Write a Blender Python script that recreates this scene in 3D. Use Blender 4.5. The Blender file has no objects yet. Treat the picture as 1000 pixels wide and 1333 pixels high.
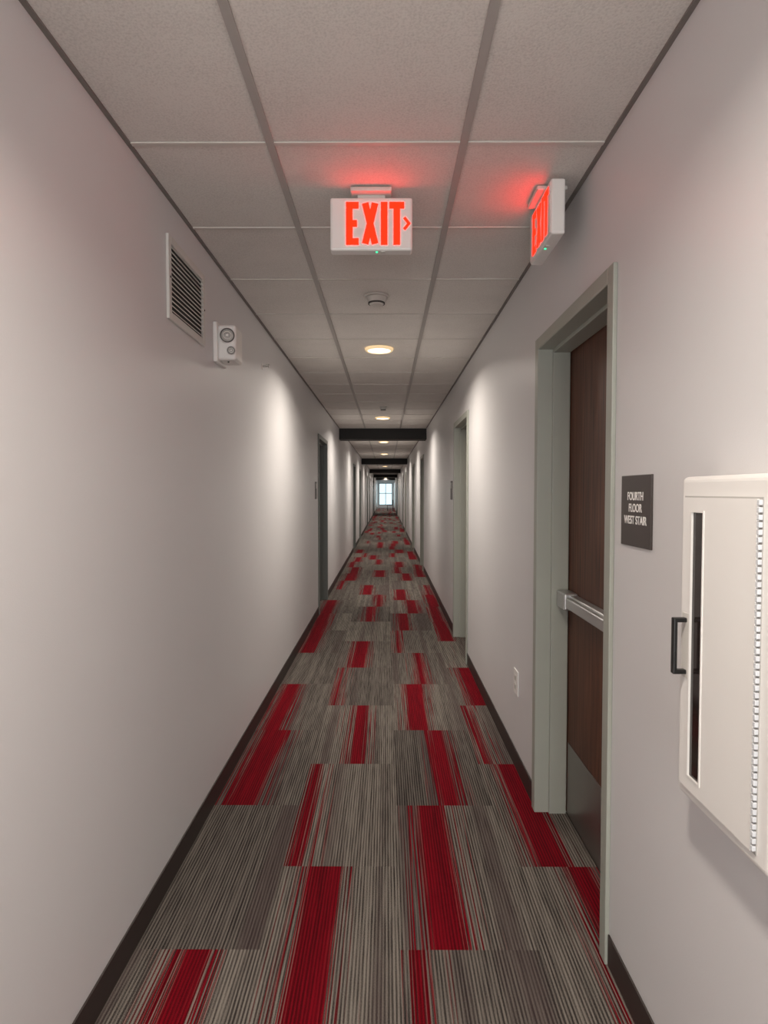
import bpy, bmesh, math, random
from mathutils import Matrix, Vector
random.seed(7)
scene = bpy.context.scene
scene.view_settings.view_transform = 'Standard'
C = scene.collection
XL, XR, H = -0.82, 0.70, 2.586
Y0, YE = -3.2, 55.0
CAMZ = 1.486

def lin(r, g, b):
    def f(c):
        c /= 255.0
        return c/12.92 if c <= 0.04045 else ((c+0.055)/1.055)**2.4
    return (f(r), f(g), f(b), 1)

# ---------- materials ----------
def base_mat(name):
    m = bpy.data.materials.new(name); m.use_nodes = True
    nt = m.node_tree
    return m, nt, nt.nodes['Principled BSDF']

def mat(name, col, rough=0.5, metal=0.0, var=0.04, vscale=20, bump=0.0, bscale=300, spec=0.5, stretch=(1,1,1), emit=None, estr=0):
    m, nt, b = base_mat(name)
    N, L = nt.nodes, nt.links
    tc = N.new('ShaderNodeTexCoord')
    mp = N.new('ShaderNodeMapping'); mp.inputs['Scale'].default_value = stretch
    L.new(tc.outputs['Object'], mp.inputs['Vector'])
    nz = N.new('ShaderNodeTexNoise'); nz.inputs['Scale'].default_value = vscale; nz.inputs['Detail'].default_value = 4
    L.new(mp.outputs[0], nz.inputs['Vector'])
    mx = N.new('ShaderNodeMix'); mx.data_type = 'RGBA'
    mx.inputs[6].default_value = tuple(max(0, c*(1-var)) for c in col[:3])+(1,)
    mx.inputs[7].default_value = tuple(min(1, c*(1+var)) for c in col[:3])+(1,)
    L.new(nz.outputs['Fac'], mx.inputs[0]); L.new(mx.outputs[2], b.inputs['Base Color'])
    b.inputs['Roughness'].default_value = rough; b.inputs['Metallic'].default_value = metal
    b.inputs['Specular IOR Level'].default_value = spec
    if bump > 0:
        n2 = N.new('ShaderNodeTexNoise'); n2.inputs['Scale'].default_value = bscale; n2.inputs['Detail'].default_value = 3
        L.new(mp.outputs[0], n2.inputs['Vector'])
        bp = N.new('ShaderNodeBump'); bp.inputs['Strength'].default_value = bump; bp.inputs['Distance'].default_value = 0.002
        L.new(n2.outputs['Fac'], bp.inputs['Height']); L.new(bp.outputs[0], b.inputs['Normal'])
    if emit:
        b.inputs['Emission Color'].default_value = emit; b.inputs['Emission Strength'].default_value = estr
    return m

M_wall = mat('wall_paint', lin(213,212,213), 0.40, var=0.015, vscale=3, bump=0.12, bscale=260, spec=0.5)
M_tee = mat('ceiling_grid_cross', lin(205,201,195), 0.55, var=0.02)
M_tee2 = mat('ceiling_grid_main', lin(168,164,160), 0.5, var=0.02)
M_angle = mat('wall_angle', lin(120,114,110), 0.6, var=0.02)
M_base = mat('rubber_baseboard', lin(50,40,37), 0.5, var=0.05)
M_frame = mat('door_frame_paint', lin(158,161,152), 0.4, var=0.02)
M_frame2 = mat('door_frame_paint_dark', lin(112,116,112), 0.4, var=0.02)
M_slab = mat('door_slab_grey', lin(72,78,84), 0.45, var=0.04)
M_steel = mat('brushed_steel', lin(150,146,142), 0.35, 0.9, var=0.08, vscale=30, stretch=(1,1,30))
M_alu = mat('satin_aluminium', lin(190,190,190), 0.32, 0.7, var=0.03)
M_white = mat('white_plastic', lin(230,228,225), 0.4, var=0.01)
M_white2 = mat('powder_coat_white', lin(226,224,221), 0.35, var=0.01, bump=0.05, bscale=500)
M_off = mat('off_white_plastic', lin(205,202,196), 0.45, var=0.02)
M_hinge = mat('hinge_metal', lin(205,208,212), 0.4, 0.1, var=0.02)
M_gap = mat('shadow_gap_paint', lin(172,170,167), 0.6, var=0.02)
M_grille = mat('grille_paint', lin(210,208,203), 0.45, var=0.02)
M_void = mat('dark_void', lin(45,44,43), 0.8, var=0.1)
M_void2 = mat('gap_shade_and_bezel', lin(70,68,66), 0.8, var=0.1)
M_black = mat('black_metal', lin(22,22,22), 0.35, var=0.1)
M_beam = mat('beam_black', lin(16,13,12), 0.6, var=0.1)
M_glass = mat('dark_glass', lin(38,30,28), 0.08, var=0.3, vscale=6)
M_sign = mat('sign_brown', lin(62,54,51), 0.4, var=0.03)
M_let = mat('sign_white', lin(245,243,240), 0.5, var=0.01)
M_red = mat('exit_letters_led', lin(60,2,1), 0.6, var=0.0, spec=0.05, emit=(1.0,0.006,0.0015,1), estr=8.5)
M_green = mat('green_led', lin(20,200,80), 0.4, emit=(0.05,0.9,0.4,1), estr=1.5)
M_lens = mat('light_lens', lin(255,240,215), 0.4, emit=(1.0,0.80,0.52,1), estr=4.0)
M_ring = mat('trim_painted_glow', lin(235,225,205), 0.4, emit=(1.0,0.66,0.30,1), estr=0.55)  # emission paints the lens's warm glow onto the trim, itself no lamp
M_chrome = mat('chrome', lin(200,198,195), 0.2, 1.0)
M_lampglass = mat('lamp_reflector', lin(165,163,160), 0.25, 0.5, var=0.2, vscale=60)

# wood veneer
def wood():
    m, nt, b = base_mat('walnut_veneer'); N, L = nt.nodes, nt.links
    tc = N.new('ShaderNodeTexCoord'); mp = N.new('ShaderNodeMapping'); mp.inputs['Scale'].default_value = (30, 30, 1.2)
    L.new(tc.outputs['Object'], mp.inputs[0])
    n = N.new('ShaderNodeTexNoise'); n.inputs['Scale'].default_value = 2; n.inputs['Detail'].default_value = 8; n.inputs['Distortion'].default_value = 0.4
    L.new(mp.outputs[0], n.inputs['Vector'])
    r = N.new('ShaderNodeValToRGB'); r.color_ramp.elements[0].position = .3; r.color_ramp.elements[1].position = .75
    r.color_ramp.elements[0].color = lin(58,32,22); r.color_ramp.elements[1].color = lin(112,70,50)
    L.new(n.outputs['Fac'], r.inputs[0]); L.new(r.outputs[0], b.inputs['Base Color'])
    b.inputs['Roughness'].default_value = 0.5; b.inputs['Specular IOR Level'].default_value = 0.35
    return m
M_wood = wood()

def ceil_mat():
    m, nt, b = base_mat('acoustic_tile'); N, L = nt.nodes, nt.links
    tc = N.new('ShaderNodeTexCoord')
    n = N.new('ShaderNodeTexNoise'); n.inputs['Scale'].default_value = 160; n.inputs['Detail'].default_value = 4
    n2 = N.new('ShaderNodeTexNoise'); n2.inputs['Scale'].default_value = 5; n2.inputs['Detail'].default_value = 5
    L.new(tc.outputs['Object'], n.inputs['Vector']); L.new(tc.outputs['Object'], n2.inputs['Vector'])
    ad = N.new('ShaderNodeMath'); ad.operation = 'MULTIPLY_ADD'; ad.inputs[1].default_value = 0.35
    L.new(n2.outputs['Fac'], ad.inputs[0]); L.new(n.outputs['Fac'], ad.inputs[2])
    r = N.new('ShaderNodeValToRGB'); r.color_ramp.elements[0].position = .35; r.color_ramp.elements[1].position = .75
    r.color_ramp.elements[0].color = lin(198,194,189); r.color_ramp.elements[1].color = lin(220,216,211)
    L.new(ad.outputs[0], r.inputs[0]); L.new(r.outputs[0], b.inputs['Base Color'])
    b.inputs['Roughness'].default_value = 0.9; b.inputs['Specular IOR Level'].default_value = 0.2
    bp = N.new('ShaderNodeBump'); bp.inputs['Strength'].default_value = 0.4; bp.inputs['Distance'].default_value = 0.002
    L.new(n.outputs['Fac'], bp.inputs['Height']); L.new(bp.outputs[0], b.inputs['Normal'])
    return m
M_ceil = ceil_mat()

def carpet():
    m, nt, b = base_mat('carpet_tiles'); N, L = nt.nodes, nt.links
    def math_(op, a, b_=None, c=None):
        n = N.new('ShaderNodeMath'); n.operation = op
        for i, v in enumerate((a, b_, c)):
            if v is None: continue
            if isinstance(v, (int, float)): n.inputs[i].default_value = v
            else: L.new(v, n.inputs[i])
        return n.outputs[0]
    def comb(x, y, z):
        n = N.new('ShaderNodeCombineXYZ')
        for i, v in enumerate((x, y, z)):
            if isinstance(v, (int, float)): n.inputs[i].default_value = v
            else: L.new(v, n.inputs[i])
        return n.outputs[0]
    def noise(v, s=1.0, d=2.0):
        n = N.new('ShaderNodeTexNoise'); n.inputs['Scale'].default_value = s; n.inputs['Detail'].default_value = d
        L.new(v, n.inputs['Vector']); return n.outputs['Fac']
    def mr(v, a, b_, c=0., d=1.):
        n = N.new('ShaderNodeMapRange'); n.inputs[1].default_value = a; n.inputs[2].default_value = b_
        n.inputs[3].default_value = c; n.inputs[4].default_value = d; L.new(v, n.inputs[0]); return n.outputs[0]
    def mix(f, a, b_):
        n = N.new('ShaderNodeMix'); n.data_type = 'RGBA'
        if isinstance(f, (int, float)): n.inputs[0].default_value = f
        else: L.new(f, n.inputs[0])
        for i, v in ((6, a), (7, b_)):
            if isinstance(v, tuple): n.inputs[i].default_value = v
            else: L.new(v, n.inputs[i])
        return n.outputs[2]
    tc = N.new('ShaderNodeTexCoord'); sp = N.new('ShaderNodeSeparateXYZ'); L.new(tc.outputs['Object'], sp.inputs[0])
    x, y = sp.outputs[0], sp.outputs[1]
    at = N.new('ShaderNodeAttribute'); at.attribute_name = 'tile'
    sa = N.new('ShaderNodeSeparateXYZ'); L.new(at.outputs['Vector'], sa.inputs[0])
    cx, w, seed = sa.outputs[0], sa.outputs[1], sa.outputs[2]
    sd = math_('MULTIPLY', seed, 37.0)
    wob = noise(comb(math_('MULTIPLY', x, 40), math_('MULTIPLY', y, 3.0), sd), 1, 1)
    wave = math_('SINE', math_('ADD', math_('MULTIPLY', x, 2*math.pi/0.0115), math_('MULTIPLY', wob, 1.2)))
    nf = noise(comb(math_('MULTIPLY', x, 190), math_('MULTIPLY', y, 5.0), sd), 1, 2)
    nm = noise(comb(math_('MULTIPLY', x, 26), math_('MULTIPLY', y, 0.5), sd), 1, 2)
    tuft = noise(tc.outputs['Object'], 420, 2)
    st = math_('ADD', math_('MULTIPLY', wave, 0.34), math_('MULTIPLY', math_('SUBTRACT', nf, 0.5), 1.2))
    st = math_('ADD', st, math_('MULTIPLY', math_('SUBTRACT', tuft, 0.5), 1.8))
    st = math_('ADD', st, math_('MULTIPLY', math_('SUBTRACT', nm, 0.5), 0.8))
    stf = mr(st, -0.42, 0.42)
    tint = mr(math_('FRACT', math_('MULTIPLY', seed, 7.31)), 0, 1)
    light = mix(tint, lin(120,113,106), lin(146,139,130))
    dark = mix(tint, lin(36,31,31), lin(56,50,48))
    grey = mix(stf, dark, light)
    nb = noise(comb(math_('MULTIPLY', x, 9), math_('MULTIPLY', y, 0.2), math_('ADD', sd, 3.3)), 1, 1)
    grey = mix(mr(nb, 0.52, 0.64, 0, 0.5), grey, lin(74,60,60))
    red = mix(stf, lin(76,3,13), lin(130,8,26))
    d = math_('ABSOLUTE', math_('SUBTRACT', x, cx))
    nr = noise(comb(math_('MULTIPLY', x, 210), math_('MULTIPLY', y, 0.9), math_('ADD', sd, 9.1)), 1, 1)
    v = math_('ADD', math_('SUBTRACT', w, d), math_('MULTIPLY', math_('SUBTRACT', nr, 0.5), 0.42))
    core = mr(math_('SUBTRACT', w, d), 0.018, 0.045)
    rm = math_('MAXIMUM', mr(v, 0.0, 0.03), core)
    col = mix(rm, grey, red)
    L.new(col, b.inputs['Base Color'])
    b.inputs['Roughness'].default_value = 0.95; b.inputs['Specular IOR Level'].default_value = 0.1
    bp = N.new('ShaderNodeBump'); bp.inputs['Strength'].default_value = 0.6; bp.inputs['Distance'].default_value = 0.003
    L.new(st, bp.inputs['Height']); L.new(bp.outputs[0], b.inputs['Normal'])
    return m
M_carpet = carpet()

# ---------- mesh helpers ----------
def add_box(bm, x0, x1, y0, y1, z0, z1, rot=None):
    xs = sorted((x0, x1)); ys = sorted((y0, y1)); zs = sorted((z0, z1))
    vs = [bm.verts.new((x, y, z)) for x in xs for y in ys for z in zs]
    for f in ((0,1,3,2),(4,6,7,5),(0,4,5,1),(2,3,7,6),(0,2,6,4),(1,5,7,3)):
        bm.faces.new([vs[i] for i in f])
    if rot is not None:
        c = Vector(((x0+x1)/2, (y0+y1)/2, (z0+z1)/2))
        for v in vs: v.co = rot @ (v.co-c) + c
    return vs

def finish(bm, name, m, parent=None, bevel=0, seg=2, smooth=False):
    bmesh.ops.recalc_face_normals(bm, faces=bm.faces)
    me = bpy.data.meshes.new(name); bm.to_mesh(me); bm.free()
    o = bpy.data.objects.new(name, me); C.objects.link(o)
    me.materials.append(m)
    if smooth:
        for p in me.polygons: p.use_smooth = True
    if bevel:
        md = o.modifiers.new('bevel', 'BEVEL'); md.width = bevel; md.segments = seg; md.limit_method = 'ANGLE'
    if parent: o.parent = parent
    return o

def boxes(name, lst, m, parent=None, bevel=0, seg=2):
    bm = bmesh.new()
    for b in lst: add_box(bm, *b)
    return finish(bm, name, m, parent, bevel, seg)

def cyl(name, r, depth, loc, m, parent=None, axis='Z', r2=None, seg=40, bevel=0):
    bm = bmesh.new()
    bmesh.ops.create_cone(bm, cap_ends=True, segments=seg, radius1=r, radius2=r if r2 is None else r2, depth=depth)
    R = {'Z': Matrix.Identity(4), 'Y': Matrix.Rotation(math.radians(90), 4, 'X'), 'X': Matrix.Rotation(math.radians(90), 4, 'Y')}[axis]
    bmesh.ops.transform(bm, matrix=Matrix.Translation(loc) @ R, verts=bm.verts)
    return finish(bm, name, m, parent, bevel)

def empty(name, loc=(0,0,0), rotz=0):
    e = bpy.data.objects.new(name, None); C.objects.link(e); e.location = loc; e.rotation_euler = (0,0,rotz)
    e.empty_display_size = 0.05
    return e

# ---------- doors ----------
TR = 0.05; DTOP = 2.18
doorsR = [(1.845, 2.80, 'stair'), (5.13, 6.17, 'g'), (11.2, 12.2, 'g'), (15.0, 16.0, 'g'), (21.2, 22.2, 'g'), (24.8, 25.8, 'g'), (31, 32, 'g'), (35, 36, 'g'), (41, 42, 'g'), (46, 47, 'g')]
doorsL = [(7.22, 8.30, 'd'), (14.9, 15.9, 'd'), (18.2, 19.2, 'd'), (25.5, 26.5, 'd'), (29, 30, 'd'), (36, 37, 'd'), (40, 41, 'd'), (46.5, 47.5, 'd')]
TH = 0.2
def wall(name, x, sgn, doors):
    L = []; x1 = x + sgn*TH; y = Y0
    for a, b, _ in doors:
        L.append((x, x1, y, a+TR-0.008, 0, H)); L.append((x, x1, a+TR-0.008, b-TR+0.008, DTOP-TR+0.008, H)); y = b-TR+0.008
    L.append((x, x1, y, YE, 0, H))
    bm = bmesh.new()
    for q in L: add_box(bm, *q)
    bmesh.ops.remove_doubles(bm, verts=bm.verts, dist=0.0001)
    finish(bm, name, M_wall)
wall('wall_right', XR, 1, doorsR); wall('wall_left', XL, -1, doorsL)
def baseb(name, x, sgn, doors):
    L = []; y = Y0
    for a, b, _ in doors:
        L.append((x, x-sgn*0.006, y, a-0.001, 0.0, 0.1)); y = b+0.001
    L.append((x, x-sgn*0.006, y, YE, 0.0, 0.1))
    boxes(name, L, M_base, bevel=0.002)
baseb('baseboard_right', XR, 1, doorsR); baseb('baseboard_left', XL, -1, doorsL)

nd = 0
for side, x, sgn, lst in (('R', XR, 1, doorsR), ('L', XL, -1, doorsL)):
    for a, b, kind in lst:
        nd += 1
        e = empty('door_%d' % nd, (x, (a+b)/2, 0))
        hw = (b-a)/2; ow = hw-TR; zt = DTOP-TR
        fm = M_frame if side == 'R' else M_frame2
        def X(d): return sgn*d
        L = []
        # casing face (projects 14mm)
        L += [(X(-0.014), X(0.0), -hw, -ow, 0, DTOP), (X(-0.014), X(0.0), ow, hw, 0, DTOP), (X(-0.014), X(0.0), -ow, ow, zt, DTOP)]
        boxes('casing', L, fm, e, 0.003)
        jd = 0.185
        L = [(X(-0.012), X(jd), -ow-0.006, -ow+0.002, 0, zt), (X(-0.012), X(jd), ow-0.002, ow+0.006, 0, zt), (X(-0.012), X(jd), -ow, ow, zt-0.002, zt+0.006)]
        boxes('jamb', L, fm, e)
        L = [(X(0.052), X(0.128), -ow, -ow+0.017, 0, zt-0.002), (X(0.052), X(0.128), ow-0.017, ow, 0, zt-0.002), (X(0.052), X(0.128), -ow+0.017, ow-0.017, zt-0.019, zt-0.002)]
        boxes('stop', L, fm, e, 0.002)
        sm = M_wood if kind == 'stair' else (M_slab if side == 'L' else M_wood)
        boxes('slab', [(X(0.133), X(0.178), -ow+0.003, ow-0.003, 0.008, zt-0.004)], sm, e, 0.001)
        boxes('threshold_block', [(X(0.14), X(0.19), -ow, ow, 0.0, 0.008)], M_void, e)
        if kind == 'stair':
            boxes('kick_plate', [(X(0.1305), X(0.133), -ow+0.03, ow-0.03, 0.012, 0.34)], M_steel, e)
            # panic bar
            boxes('panic_bar_rail', [(X(0.095), X(0.133), -ow+0.03, ow-0.022, 0.975, 1.035)], M_alu, e, 0.006, 3)
            boxes('panic_bar_touchpad', [(X(0.075), X(0.10), -ow+0.10, ow-0.16, 0.982, 1.028)], M_alu, e, 0.006, 3)
            boxes('panic_bar_case', [(X(0.072), X(0.133), ow-0.15, ow-0.03, 0.968, 1.042)], M_alu, e, 0.008, 3)
        else:
            # lever handle
            yy = -ow+0.07
            cyl('lever_rose', 0.03, 0.01, (X(0.128), yy, 1.0), M_steel, e, 'X')
            boxes('lever', [(X(0.08), X(0.128), yy-0.008, yy+0.008, 0.992, 1.008), (X(0.08), X(0.092), yy-0.008, yy+0.11, 0.992, 1.008)], M_steel, e, 0.003)

# ---------- floor ----------
def floor():
    R = {(0,0):(-.61,.07),(1,0):(-.24,.09),(2,0):(.10,.05),(2,1):(.205,.09),(3,1):(.665,.09),(3,0):(.76,.07),
         (1,1):(-.37,.05),(0,2):(-.69,.10),(0,3):(-.715,.08),(2,2):(.31,.07),(1,2):(-.165,.065),(2,3):(.21,.09),
         (3,2):(.55,.03),(3,3):(.66,.085),(1,3):(-.37,.035),(1,4):(-.24,.085),(2,4):(.285,.055),(0,5):(-.74,.09),
         (0,6):(-.74,.09),(0,7):(-.74,.09),(0,4):(0,-.3),(1,5):(-.1,-.3),(2,5):(.12,.04),(3,4):(.6,-.05),(1,6):(-.2,.07),(2,6):(.2,.08),(0,1):(-.6,-.12),
         (1,7):(-.1,.06),(2,7):(.33,.09),(1,8):(-.28,.09),(3,6):(.6,.08),(3,7):(.62,.09)}
    cols = [-1.06, -0.41, 0.047, 0.504, 0.95]
    off = [1.905, 2.34, 1.905, 2.34]
    bm = bmesh.new(); data = []
    for c in range(4):
        k = -6
        while True:
            a = off[c]-0.9+0.9*k; b = a+0.9
            if a > YE+1: break
            a2, b2 = max(a, Y0-.2), min(b, YE+0.3)
            if b2 > a2:
                x0, x1 = cols[c], cols[c+1]
                bm.faces.new([bm.verts.new(p) for p in ((x0,a2,0),(x1,a2,0),(x1,b2,0),(x0,b2,0))])
                if (c,k) in R: cx, w = R[(c,k)]
                elif random.random() < 0.66:
                    lo, hi = max(cols[c], XL)+.08, min(cols[c+1], XR)-.08
                    cx, w = random.uniform(lo, hi), random.choice((.05,.07,.085,.095,.11))
                else: cx, w = random.uniform(x0, x1), random.choice((-.12,-.3,-.3))
                data.append((cx, w, random.random()))
            k += 1
    me = bpy.data.meshes.new('floor'); bm.to_mesh(me); bm.free()
    at = me.attributes.new('tile', 'FLOAT_VECTOR', 'CORNER')
    for p in me.polygons:
        for li in p.loop_indices: at.data[li].vector = data[p.index]
    me.materials.append(M_carpet)
    o = bpy.data.objects.new('floor', me); C.objects.link(o)
floor()

# ---------- ceiling ----------
boxes('ceiling', [(XL-TH, XR+TH, Y0-.2, YE+.2, H, H+0.05)], M_ceil)
y = 1.94 - 0.61*8
L = []; L2 = []
for xx in (-0.366, 0.244): L2.append((xx-0.012, xx+0.012, Y0, YE, H-0.006, H+0.001))
while y < YE:
    if y > Y0:
        L.append((XL, -0.378, y-0.009, y+0.009, H-0.004, H+0.001)); L.append((-0.354, 0.232, y-0.009, y+0.009, H-0.004, H+0.001)); L.append((0.256, XR, y-0.009, y+0.009, H-0.004, H+0.001))
    y += 0.61
boxes('trim_ceiling_grid_cross', L, M_tee)
boxes('trim_ceiling_grid_main', L2, M_tee2)
boxes('trim_ceiling_angle_left', [(XL, XL+0.014, Y0, YE, H-0.006, H)], M_angle)
boxes('trim_ceiling_angle_right', [(XR-0.014, XR, Y0, YE, H-0.006, H)], M_angle)

# end walls
wz0, wz1, wx0, wx1 = 0.25, 2.25, -0.68, 0.56
xm = (wx0+wx1)/2
def end_wall(name, win, y, s, energy, colr):
    ya, yb = sorted((y, y+s*0.15))
    boxes(name, [(XL-TH, wx0, ya, yb, 0, H), (wx1, XR+TH, ya, yb, 0, H), (wx0, wx1, ya, yb, 0, wz0), (wx0, wx1, ya, yb, wz1, H)], M_wall)
    e = empty(win, (0, y+s*0.07, 0))
    boxes('window_frame', [(wx0, wx0+.05, -.03, .03, wz0, wz1), (wx1-.05, wx1, -.03, .03, wz0, wz1), (wx0, wx1, -.03, .03, wz0, wz0+.05), (wx0, wx1, -.03, .03, wz1-.05, wz1), (xm-.025, xm+.025, -.03, .03, wz0, wz1), (wx0, wx1, -.03, .03, 1.3, 1.35)], M_black, e)
    ld = bpy.data.lights.new('daylight', 'AREA'); ld.shape = 'RECTANGLE'; ld.size = 1.24; ld.size_y = 2.0; ld.energy = energy; ld.color = colr
    lo = bpy.data.objects.new('daylight', ld); C.objects.link(lo); lo.parent = e; lo.location = (xm, s*0.12, 1.25); lo.rotation_euler = (math.radians(-90*s), 0, 0)
end_wall('wall_front', 'window_1', YE, 1, 10, (0.45, 0.88, 1))
end_wall('wall_back', 'window_2_added', Y0, -1, 88, (1.0, 0.98, 0.96))  # unseen window and its lamp, added to brighten near walls and ceiling

# beams
for i, yb in enumerate((10.5, 20.0, 29.5, 39.0, 48.0)):
    boxes('ceiling_beam', [(XL, XR, yb, yb+0.35, H-0.19, H-0.004)], M_beam)

# ---------- ceiling lights ----------
LE = 29
def ceiling_light(y):
    e = empty('ceiling_light', (-0.055, y, H))
    bm = bmesh.new()
    prof = [(0.085, -0.004), (0.088, -0.018), (0.098, -0.02), (0.106, -0.014), (0.110, -0.004)]
    n = 48; rings = []
    for r, z in prof: rings.append([bm.verts.new((r*math.cos(t*2*math.pi/n), r*math.sin(t*2*math.pi/n), z)) for t in range(n)])
    for a, b2 in zip(rings, rings[1:]):
        for t in range(n): bm.faces.new((a[t], a[(t+1)%n], b2[(t+1)%n], b2[t]))
    finish(bm, 'trim_ring', M_ring, e, smooth=True)
    cyl('lens', 0.087, 0.006, (0,0,-0.0125), M_lens, e)
    ld = bpy.data.lights.new('lamp', 'AREA'); ld.shape = 'DISK'; ld.size = 0.16; ld.energy = LE; ld.color = (1.0, 0.905, 0.80)
    ld.spread = math.radians(155)
    lo = bpy.data.objects.new('lamp', ld); C.objects.link(lo); lo.parent = e; lo.location = (0,0,-0.022)
for k in range(0, 13):
    yy = 0.36 + 4.32*k
    if yy < YE-1: ceiling_light(yy)
ceiling_light(-2.2)

# smoke detectors
def smoke(y, s=1.0, x=-0.055):
    e = empty('smoke_detector', (x, y, H))
    cyl('base', 0.07*s, 0.012, (0,0,-0.006), M_off, e, bevel=0.003)
    cyl('body', 0.045*s, 0.03, (0,0,-0.027), M_off, e, r2=0.058*s, bevel=0.004)
    cyl('vent_ring', 0.047*s, 0.008, (0,0,-0.044), M_void2, e)
    cyl('cap', 0.034*s, 0.012, (0,0,-0.05), M_off, e, r2=0.044*s, bevel=0.003)
smoke(3.42)
smoke(7.85, 0.7, -0.04)

# ---------- exit signs ----------
def stroke(bm, x0, z0, x1, z1, w, d=0.004, y=0):
    dx, dz = x1-x0, z1-z0; l = math.hypot(dx, dz)
    vs = add_box(bm, 0, l, y-d, y, -w/2, w/2)
    R = Matrix.Rotation(-math.atan2(dz, dx), 4, 'Y')
    for v in vs: v.co = R @ v.co + Vector((x0, 0, z0))
def exit_sign(loc, rotz, chevron):
    e = empty('exit_sign', loc, rotz)  # origin: centre of housing; faces -Y
    W, Hh, D = 0.30, 0.19, 0.05
    boxes('housing', [(-W/2, W/2, -D/2, D/2, -Hh/2, Hh/2)], M_white, e, 0.008, 3)
    boxes('face_plate', [(-W/2+.008, W/2-.008, -D/2-0.002, -D/2, -Hh/2+.008, Hh/2-.008)], M_white, e, 0.001)
    top = H - loc[2]
    boxes('canopy', [(-0.075, 0.075, -0.055, 0.055, top-0.02, top-0.004)], M_off, e, 0.005, 3)
    boxes('stem', [(-0.05, 0.05, -0.02, 0.02, Hh/2-.002, top-0.018)], M_off, e)
    bm = bmesh.new(); w = 0.024; f = -D/2-0.002
    sx = -0.092 if chevron else -0.10
    k = 1.0 if chevron else 1.05
    zt, zb = 0.077, -0.077
    def S(*a): stroke(bm, sx+a[0]*k, a[1], sx+a[2]*k, a[3], w, 0.0015, f)
    h = w/2
    # E
    S(h, zb, h, zt); S(0, zt-h, .046, zt-h); S(0, 0, .040, 0); S(0, zb+h, .046, zb+h)
    # X
    S(.070, zb+.004, .106, zt-.004); S(.070, zt-.004, .106, zb+.004)
    # I
    S(.139, zb, .139, zt)
    # T
    S(.158, zt-h, .212, zt-h); S(.185, zb, .185, zt)
    finish(bm, 'letters', M_red, e)
    if chevron:
        bm = bmesh.new()
        stroke(bm, .120, .021, .139, -0.002, .010, .0015, f); stroke(bm, .120, -.021, .139, 0.002, .010, .0015, f)
        finish(bm, 'chevron', M_red, e)
    cyl('led', 0.004, 0.004, (0.02, -0.01, -Hh/2-0.001), M_green, e)
    boxes('test_switch', [(0.035, 0.05, -0.016, -0.004, -Hh/2-0.003, -Hh/2)], M_off, e)
exit_sign((-0.055, 2.255, 2.462), 0, True)
exit_sign((0.595, 2.27, 2.475), -math.pi/2, False)

# ---------- air vent ----------
e = empty('air_vent_grille', (XL, 2.49, 2.29))
hw, hh = 0.225, 0.157; t = 0.030
boxes('frame', [(0, .012, -hw, -hw+t, -hh, hh), (0, .012, hw-t, hw, -hh, hh), (0, .012, -hw+t, hw-t, hh-t, hh), (0, .012, -hw+t, hw-t, -hh, -hh+t)], M_grille, e, 0.003)
boxes('backing', [(0.0005, .002, -hw+t, hw-t, -hh+t, hh-t)], M_void2, e)  # flat dark sheet stands in for the shade behind the louvers
bm = bmesh.new(); n = 14
for i in range(n):
    z = -hh+t + (2*hh-2*t)*(i+.5)/n
    add_box(bm, .002, .014, -hw+t, hw-t, z-.0016, z+.0016, Matrix.Rotation(math.radians(38), 3, 'Y'))
finish(bm, 'louvers', M_grille, e)
cyl('screw', .004, .004, (.012, -hw+t/2, 0), M_void, e, 'X', seg=12); cyl('screw', .004, .004, (.012, hw-t/2, 0), M_void, e, 'X', seg=12)

# ---------- emergency light ----------
e = empty('emergency_light', (XL, 2.95, 2.19))
boxes('back_plate', [(0, .022, -.085, .085, -.09, .10)], M_white, e, 0.006, 3)
boxes('body', [(.018, .105, -.07, .07, -.078, .088)], M_white, e, 0.014, 4)
def ring(name, r, tube, loc, m, parent):
    bm = bmesh.new(); n, k = 40, 10
    g = [[bm.verts.new((loc[0]+(r+tube*math.cos(b*2*math.pi/k))*math.cos(a*2*math.pi/n), loc[1]+tube*math.sin(b*2*math.pi/k), loc[2]+(r+tube*math.cos(b*2*math.pi/k))*math.sin(a*2*math.pi/n))) for b in range(k)] for a in range(n)]
    for a in range(n):
        for b in range(k): bm.faces.new((g[a][b], g[(a+1)%n][b], g[(a+1)%n][(b+1)%k], g[a][(b+1)%k]))
    return finish(bm, name, m, parent, smooth=True)
for (loc, s) in (((.066, -.070, .034), 1.0), ((.083, -.068, -.036), .55)):
    hd = bpy.data.objects.new('lamp_head', None); C.objects.link(hd); hd.parent = e; hd.location = loc; hd.rotation_euler = (0, 0, math.radians(12)); hd.scale = (s, 1, s)
    cyl('lamp_housing', .037, .022, (0, 0, 0), M_white, hd, 'Y', bevel=.003)
    cyl('lamp_glass', .031, .003, (0, -.0115, 0), M_lampglass, hd, 'Y')
    ring('lamp_bezel', .031, .003, (0, -.012, 0), M_void2, hd)
    ring('lamp_inner_ring', .018, .002, (0, -.0135, 0), M_off, hd)
    cyl('lamp_bulb', .006, .006, (0, -.014, 0), M_white, hd, 'Y', bevel=.002)
cyl('test_button', .004, .006, (.06, -.03, -.080), M_void, e)

# ---------- sidewall sprinkler ----------
e = empty('fire_sprinkler', (XL, 4.0, 2.312)); e.scale = (.6,.8,.8)
cyl('escutcheon', .026, .008, (.004,0,0), M_white, e, 'X')
cyl('pipe', .009, .04, (.025,0,0), M_chrome, e, 'X')
boxes('yoke', [(.04,.068,-.014,-.011,-.003,.003),(.04,.068,.011,.014,-.003,.003),(.066,.07,-.018,.018,-.003,.003)], M_chrome, e)
boxes('deflector', [(.045,.085,-.018,.018,.012,.014),(.068,.07,-.006,.006,-.014,.014)], M_chrome, e)

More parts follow.
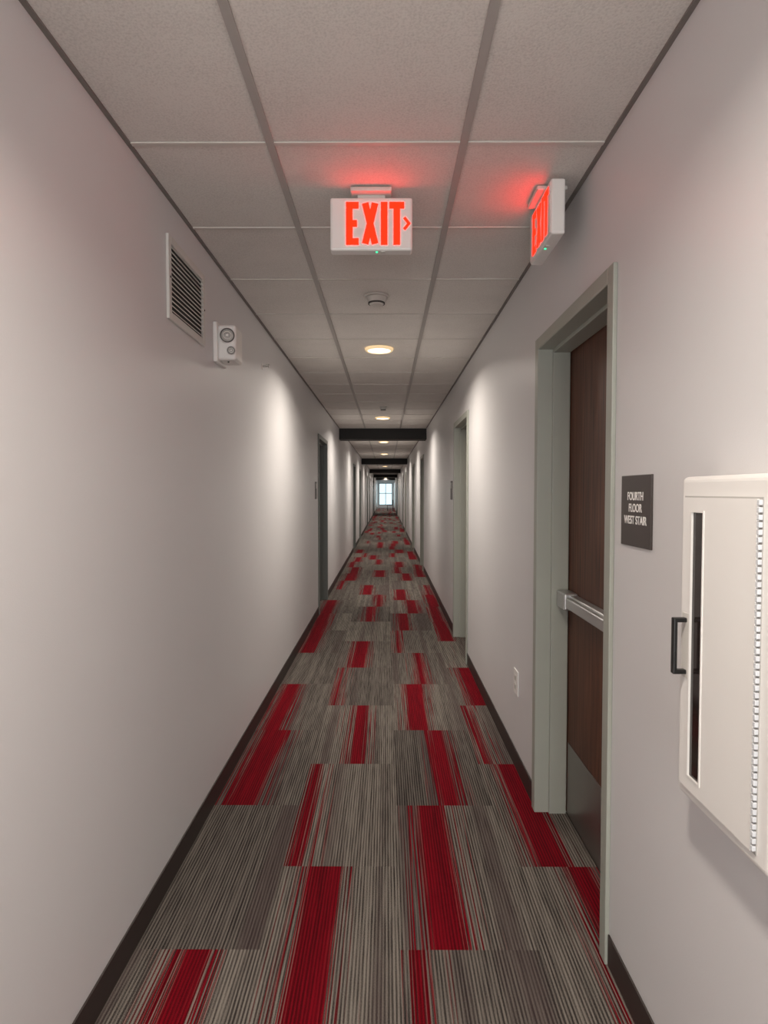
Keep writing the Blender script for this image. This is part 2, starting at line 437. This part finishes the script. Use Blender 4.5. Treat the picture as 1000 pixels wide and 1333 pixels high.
# ---------- text helper ----------
def text(body, size, loc, m, parent, bold=0.0, sx=1.0):
    cu = bpy.data.curves.new('t', 'FONT'); cu.body = body; cu.size = size; cu.align_x = 'CENTER'; cu.align_y = 'CENTER'
    cu.extrude = 0.0004; cu.offset = bold
    o = bpy.data.objects.new('t', cu); C.objects.link(o)
    bpy.context.view_layer.update()
    me = bpy.data.meshes.new_from_object(o.evaluated_get(bpy.context.evaluated_depsgraph_get()))
    bpy.data.objects.remove(o)
    me.name = 'lettering'; me.materials.clear(); me.materials.append(m)
    ob = bpy.data.objects.new('lettering', me); C.objects.link(ob)
    ob.rotation_euler = (math.radians(90), 0, 0); ob.location = loc; ob.scale = (sx, 1, 1); ob.parent = parent

# stair sign
e = empty('stair_sign', (XR, 1.681, 1.432), -math.pi/2)
boxes('plate', [(-.1, .1, -.006, 0, -.1, .1)], M_sign, e, 0.0015)
for s, z in (('FOURTH', .040), ('FLOOR', .007), ('WEST STAIR', -.027)):
    text(s, .0325, (0, -.0066, z), M_let, e, 0.0004, 0.84)

# room plaques
for x, yy, rz in ((XR, 6.45, -1), (XL, 7.0, 1)):
    e = empty('room_sign', (x, yy, 1.5), rz*math.pi/2)
    boxes('plate', [(-.08, .08, -.006, 0, -.1, .1)], M_sign, e, 0.0015)
    boxes('insert', [(-.065, .065, -.0075, -.006, .02, .08)], M_steel, e, 0.0005)

# ---------- outlet ----------
e = empty('wall_outlet', (XR, 3.2, 0.466), -math.pi/2)
boxes('plate', [(-.05, .05, -.007, 0, -.066, .066)], M_white, e, 0.003)
for z in (-.024, .024):
    boxes('receptacle', [(-.017, .017, -.009, -.006, z-.015, z+.015)], M_off, e, 0.003)
    boxes('slots', [(-.008, -.006, -.0095, -.009, z-.004, z+.006), (.006, .008, -.0095, -.009, z-.004, z+.006), (-.002, .002, -.0095, -.009, z-.011, z-.007)], M_void, e)

# ---------- fire extinguisher cabinet ----------
e = empty('fire_extinguisher_cabinet', (XR, 0, 0))
fx = -0.072
ya, yb, za, zb = 0.965, 1.285, 0.845, 1.517
boxes('housing', [(fx, 0, ya, yb, za, zb)], M_white2, e, 0.012, 4)
# door
da, db, dza, dzb = 1.013, 1.262, 0.872, 1.474
wy0, wy1, wz0_, wz1_ = 1.183, 1.226, 0.902, 1.444
boxes('door_panel', [(fx-.006, fx-.0005, da, wy0, dza, dzb), (fx-.006, fx-.0005, wy1, db, dza, dzb), (fx-.006, fx-.0005, wy0, wy1, dza, wz0_), (fx-.006, fx-.0005, wy0, wy1, wz1_, dzb)], M_white2, e)
boxes('door_gap', [(fx-.0015, fx+.001, da-.011, db+.003, dza-.003, dzb+.003)], M_gap, e)
boxes('window_strip', [(fx-.003, fx-.0012, wy0, wy1, wz0_, wz1_)], M_glass, e)
boxes('window_lip', [(fx-.0075, fx-.006, wy0-.004, wy0, wz0_-.004, wz1_+.004), (fx-.0075, fx-.006, wy1, wy1+.004, wz0_-.004, wz1_+.004), (fx-.0075, fx-.006, wy0, wy1, wz0_-.004, wz0_), (fx-.0075, fx-.006, wy0, wy1, wz1_, wz1_+.004)], M_white2, e)
bm = bmesh.new(); z = dza+.004
while z < dzb-.01:
    add_box(bm, fx-.008, fx-.001, da-.010, da-.003, z, z+.009); z += .0125
finish(bm, 'piano_hinge', M_hinge, e, 0.001)
boxes('pull_handle', [(fx-.034, fx-.026, 1.236, 1.250, 1.108, 1.225), (fx-.030, fx-.006, 1.236, 1.250, 1.108, 1.117), (fx-.030, fx-.006, 1.236, 1.250, 1.216, 1.225)], M_black, e, 0.002)
boxes('latch_plate', [(fx-.0075, fx-.006, 1.230, 1.256, 1.10, 1.235)], M_off, e, 0.0005)

# ---------- distant chair ----------
e = empty('side_chair', (0.30, 47.0, 0))
boxes('seat', [(-.24,.24,-.24,.24,.42,.48)], M_black, e, .02)
boxes('backrest', [(.18,.24,-.24,.24,.48,.85)], M_black, e, .02)
boxes('legs', [(sx*.22-.02, sx*.22+.02, sy*.22-.02, sy*.22+.02, 0, .42) for sx in (-1,1) for sy in (-1,1)], M_black, e)

# ---------- world ----------
w = bpy.data.worlds.new('World'); scene.world = w; w.use_nodes = True
bg = w.node_tree.nodes['Background']; bg.inputs[0].default_value = (0.72, 0.93, 1.0, 1); bg.inputs[1].default_value = 1.3

# ---------- camera ----------
cd = bpy.data.cameras.new('camera'); cam = bpy.data.objects.new('camera', cd); C.objects.link(cam)
cd.sensor_fit = 'VERTICAL'; cd.sensor_height = 36; cd.sensor_width = 27; cd.lens = 784/1333*36
cam.location = (0, 0, CAMZ); cam.rotation_euler = (math.radians(90-1.94), 0, 0.0038)
cd.clip_end = 200; cd.clip_start = 0.02
scene.camera = cam
